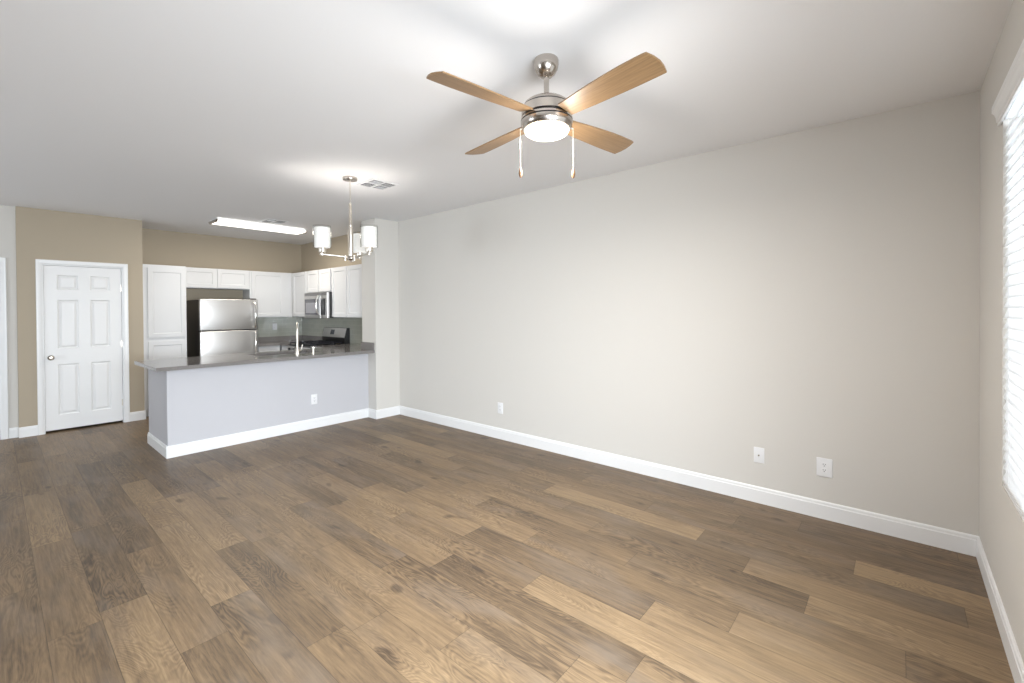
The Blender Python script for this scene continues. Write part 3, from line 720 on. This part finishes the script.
# ------------------------------------------------------------------ ceiling fan
def ceiling_fan():
    cx, cy = 1.846, 1.353; C = (cx, cy, 0)
    root = thing('ceiling_fan', (cx, cy, H), 'brushed nickel ceiling fan with four light oak blades and lit bowl', 'ceiling fan')
    MB().lathe([(0, 2.7395), (.060, 2.7395), (.0625, 2.732), (.0625, 2.715), (.058, 2.692), (.045, 2.668), (.028, 2.653), (.018, 2.649), (0, 2.649)], C, 48).build('canopy', M['nickel'], root, True)
    MB().lathe([(0, 2.65), (.0135, 2.65), (.0135, 2.572), (.018, 2.562), (.030, 2.546), (.036, 2.538), (0, 2.536)], C, 32).build('downrod', M['nickel'], root, True)
    h = MB().lathe([(0, 2.539), (.060, 2.537), (.096, 2.528), (.112, 2.516), (.116, 2.506), (.116, 2.498), (.124, 2.496), (.127, 2.490), (.127, 2.453), (.118, 2.450), (0, 2.450)], C, 64).build('motor_housing', M['nickel'], root, True)
    MB().lathe([(.1155, 2.504), (.1195, 2.5025), (.1195, 2.4975), (.1155, 2.496)], C, 64).build('black_band', M['dark'], h, True)
    MB().lathe([(0, 2.450), (.119, 2.450), (.119, 2.444), (0, 2.444)], C, 48).build('black_band', M['dark'], root, True)
    k = MB().lathe([(0, 2.444), (.124, 2.444), (.130, 2.440), (.131, 2.430), (.127, 2.428), (.127, 2.425), (.131, 2.423), (.131, 2.408), (.126, 2.394), (.120, 2.385), (.115, 2.384), (0, 2.387)], C, 64).build('light_kit', M['nickel'], root, True)
    MB().lathe([(.1275, 2.4285), (.1302, 2.4275), (.1302, 2.425), (.1275, 2.424)], C, 64).build('black_band', M['dark'], k, True)
    MB().lathe([(0, 2.386), (.114, 2.386), (.1145, 2.381), (.110, 2.372), (.096, 2.362), (.068, 2.355), (.035, 2.352), (0, 2.351)], C, 64).build('glass_bowl', M['bowl'], root, True)
    # blades
    for ang, dz in ((-102, 0), (-9, .002), (80, .004), (171, .009)):
        u = [.135, .20, .28, .36, .44, .52, .59, .630, .648]
        lead = [-.050, -.056, -.064, -.070, -.074, -.076, -.075, -.073, -.070]
        b = bmesh.new(); th = .0035
        out = []
        for x, y in zip(u, lead): out.append((x, y))
        for t in (.25, .5, .75): out.append((.648+.016*math.sin(math.pi*t), -.070+.138*t))
        for x, y in zip(u[::-1], [.068, .0685, .068, .067, .064, .060, .056, .050, .046]): out.append((x, y))
        A = [b.verts.new((x, y, th)) for x, y in out]; B = [b.verts.new((x, y, -th)) for x, y in out]
        b.faces.new(A); b.faces.new(B[::-1])
        for i in range(len(out)): b.faces.new((A[i], B[i], B[(i+1)%len(out)], A[(i+1)%len(out)]))
        Mx = Matrix.Translation((0, 0, 2.440+dz-H)) @ Matrix.Rotation(R(ang), 4, 'Z') @ Matrix.Rotation(R(-13), 4, 'X')
        me = bpy.data.meshes.new('blade'); b.to_mesh(me); b.free(); me.materials.append(M['blade'])
        o = bpy.data.objects.new('blade', me); COL.objects.link(o); o.parent = root; o.matrix_local = Mx
        br = MB().box(.085, .165, -.028, .028, .0045, .0085, .0015); br.box(.150, .215, -.020, .020, .0045, .0075, .0015)
        for sx in (.165, .195): br.lathe([(0, .0075), (.004, .0075), (.003, .010), (0, .010)], (sx, 0, 0), 10)
        bo = bpy.data.meshes.new('blade_bracket'); bmesh.ops.recalc_face_normals(br.bm, faces=br.bm.faces[:]); br.bm.to_mesh(bo); br.bm.free(); bo.materials.append(M['nickel'])
        bb = bpy.data.objects.new('blade_bracket', bo); COL.objects.link(bb); bb.parent = o
    # pull chains: lie left and right of the light kit as seen from the room
    sx = math.cos(R(YAW)); sy = -math.sin(R(YAW))
    for s_, ln in ((-1, .150), (1, .155)):
        px, py = cx+s_*sx*.134, cy+s_*sy*.134
        zt, zb = 2.392, 2.392-.012-ln-.035
        c = MB().rod((cx+s_*sx*.125, cy+s_*sy*.125, zt), (px, py, zt), .004); c.rod((px, py, zt+.002), (px, py, zb), .0011, n=8)
        z = zt
        while z > zb: c.lathe([(0, -.0018), (.0018, 0), (0, .0018)], (px, py, z), 8); z -= .006
        co = c.build('pull_chain', M['satin'], root, True)
        f = MB().lathe([(0, 0), (.004, -.002), (.008, -.016), (.0095, -.028), (.0075, -.042), (.003, -.050), (0, -.051)], (px, py, zb), 20)
        f.build('chain_fob', mat('walnut_fob', (.16, .08, .035), .4), co, True)
    pl = bpy.data.lights.new('fan_lamp', 'AREA'); pl.shape = 'DISK'; pl.size = .2; pl.energy = 24; pl.color = (1, .95, .89)
    po = bpy.data.objects.new('fan_lamp', pl); COL.objects.link(po); po.parent = root; po.location = (0, 0, 2.345-H)
    pl = bpy.data.lights.new('fan_glow', 'POINT'); pl.energy = 10.5; pl.color = (1, .96, .91); pl.shadow_soft_size = .11
    po = bpy.data.objects.new('fan_glow', pl); COL.objects.link(po); po.parent = root; po.location = (0, 0, 2.235-H)
ceiling_fan()

# ------------------------------------------------------------------ chandelier
def chandelier():
    cx, cy = 2.233, 3.946; C = (cx, cy, 0)
    root = thing('chandelier', (cx, cy, H), 'satin nickel chandelier with three white cylinder glass shades', 'chandelier')
    MB().lathe([(0, 2.7395), (.066, 2.7395), (.068, 2.730), (.064, 2.716), (.012, 2.708), (0, 2.708)], C, 40).build('canopy', M['nickel'], root, True)
    ch = MB().rod((cx, cy, 2.71), (cx, cy, 2.49), .0035)
    z = 2.70
    while z > 2.50:
        ch.lathe([(0, -.009), (.005, -.004), (.005, .004), (0, .009)], (cx, cy, z), 8); z -= .02
    ch.build('chain', M['satin'], root, True)
    MB().lathe([(0, 2.50), (.008, 2.498), (.013, 2.488), (.015, 2.30), (.017, 2.295), (.019, 2.283), (.014, 2.272), (.0225, 2.262), (.025, 2.20), (.024, 2.03), (.021, 1.995), (.012, 1.99), (0, 1.99)], C, 28).build('centre_column', M['satin'], root, True)
    hub = MB().lathe([(0, 2.000), (.034, 1.998), (.036, 1.990), (.036, 1.970), (.014, 1.955), (.010, 1.942), (0, 1.938)], C, 28).build('hub', M['nickel'], root, True)
    r_ = Vector((math.cos(R(YAW)), -math.sin(R(YAW)), 0)); f_ = Vector((math.sin(R(YAW)), math.cos(R(YAW)), 0))
    for lat, dep in ((-.2165, -.125), (.2165, -.125), (0, .25)):
        d = r_*lat + f_*dep; L_ = d.length; u = d/L_; P = Vector((cx, cy, 0))
        a = MB().tube([P+u*.02+Vector((0,0,1.985)), P+u*L_*.4+Vector((0,0,1.990)), P+u*L_*.8+Vector((0,0,1.998)), P+u*(L_+.02)+Vector((0,0,2.002))], .0075, 12)
        a.rod(P+u*.050+Vector((0,0,1.950)), P+u*.050+Vector((0,0,2.0)), .012)
        a.build('arm', M['satin'], root, True)
        Q = P+u*L_
        MB().lathe([(0, 1.992), (.010, 1.992), (.012, 2.012), (.030, 2.018), (.033, 2.026), (.033, 2.060), (0, 2.061)], (Q.x, Q.y, 0), 28).build('socket_cup', M['satin'], root, True)
        sh = MB().lathe([(0, 2.062), (.063, 2.062), (.0695, 2.070), (.0695, 2.244), (.0670, 2.244), (.0670, 2.072), (.061, 2.066), (0, 2.066)], (Q.x, Q.y, 0), 40).build('frosted_shade', M['frost'], root, True)
        MB().lathe([(.0760, 2.064), (.0785, 2.064), (.0785, 2.262), (.0760, 2.262), (.0760, 2.064)], (Q.x, Q.y, 0), 40).build('outer_glass', M['shadeglass'], sh, True)
        pl = bpy.data.lights.new('chandelier_lamp', 'POINT'); pl.energy = 2; pl.color = (1, .93, .84); pl.shadow_soft_size = .03
        po = bpy.data.objects.new('chandelier_lamp', pl); COL.objects.link(po); po.parent = root; po.location = (Q.x-cx, Q.y-cy, 2.15-H)
chandelier()

# ------------------------------------------------------------------ repeats share a group
GROUPS = {'wall_cabinet': 'white wall cabinets in the kitchen', 'base_cabinet': 'white base cabinets in the kitchen', 'wall_outlet': 'white wall outlets',
          'ceiling_vent': 'square ceiling vents', 'countertop': 'grey quartz countertops', 'tile_backsplash': 'tiled kitchen backsplash'}
for o in COL.objects:
    g = GROUPS.get(o.name.split('.')[0])
    if g and o.parent is None: o['group'] = g
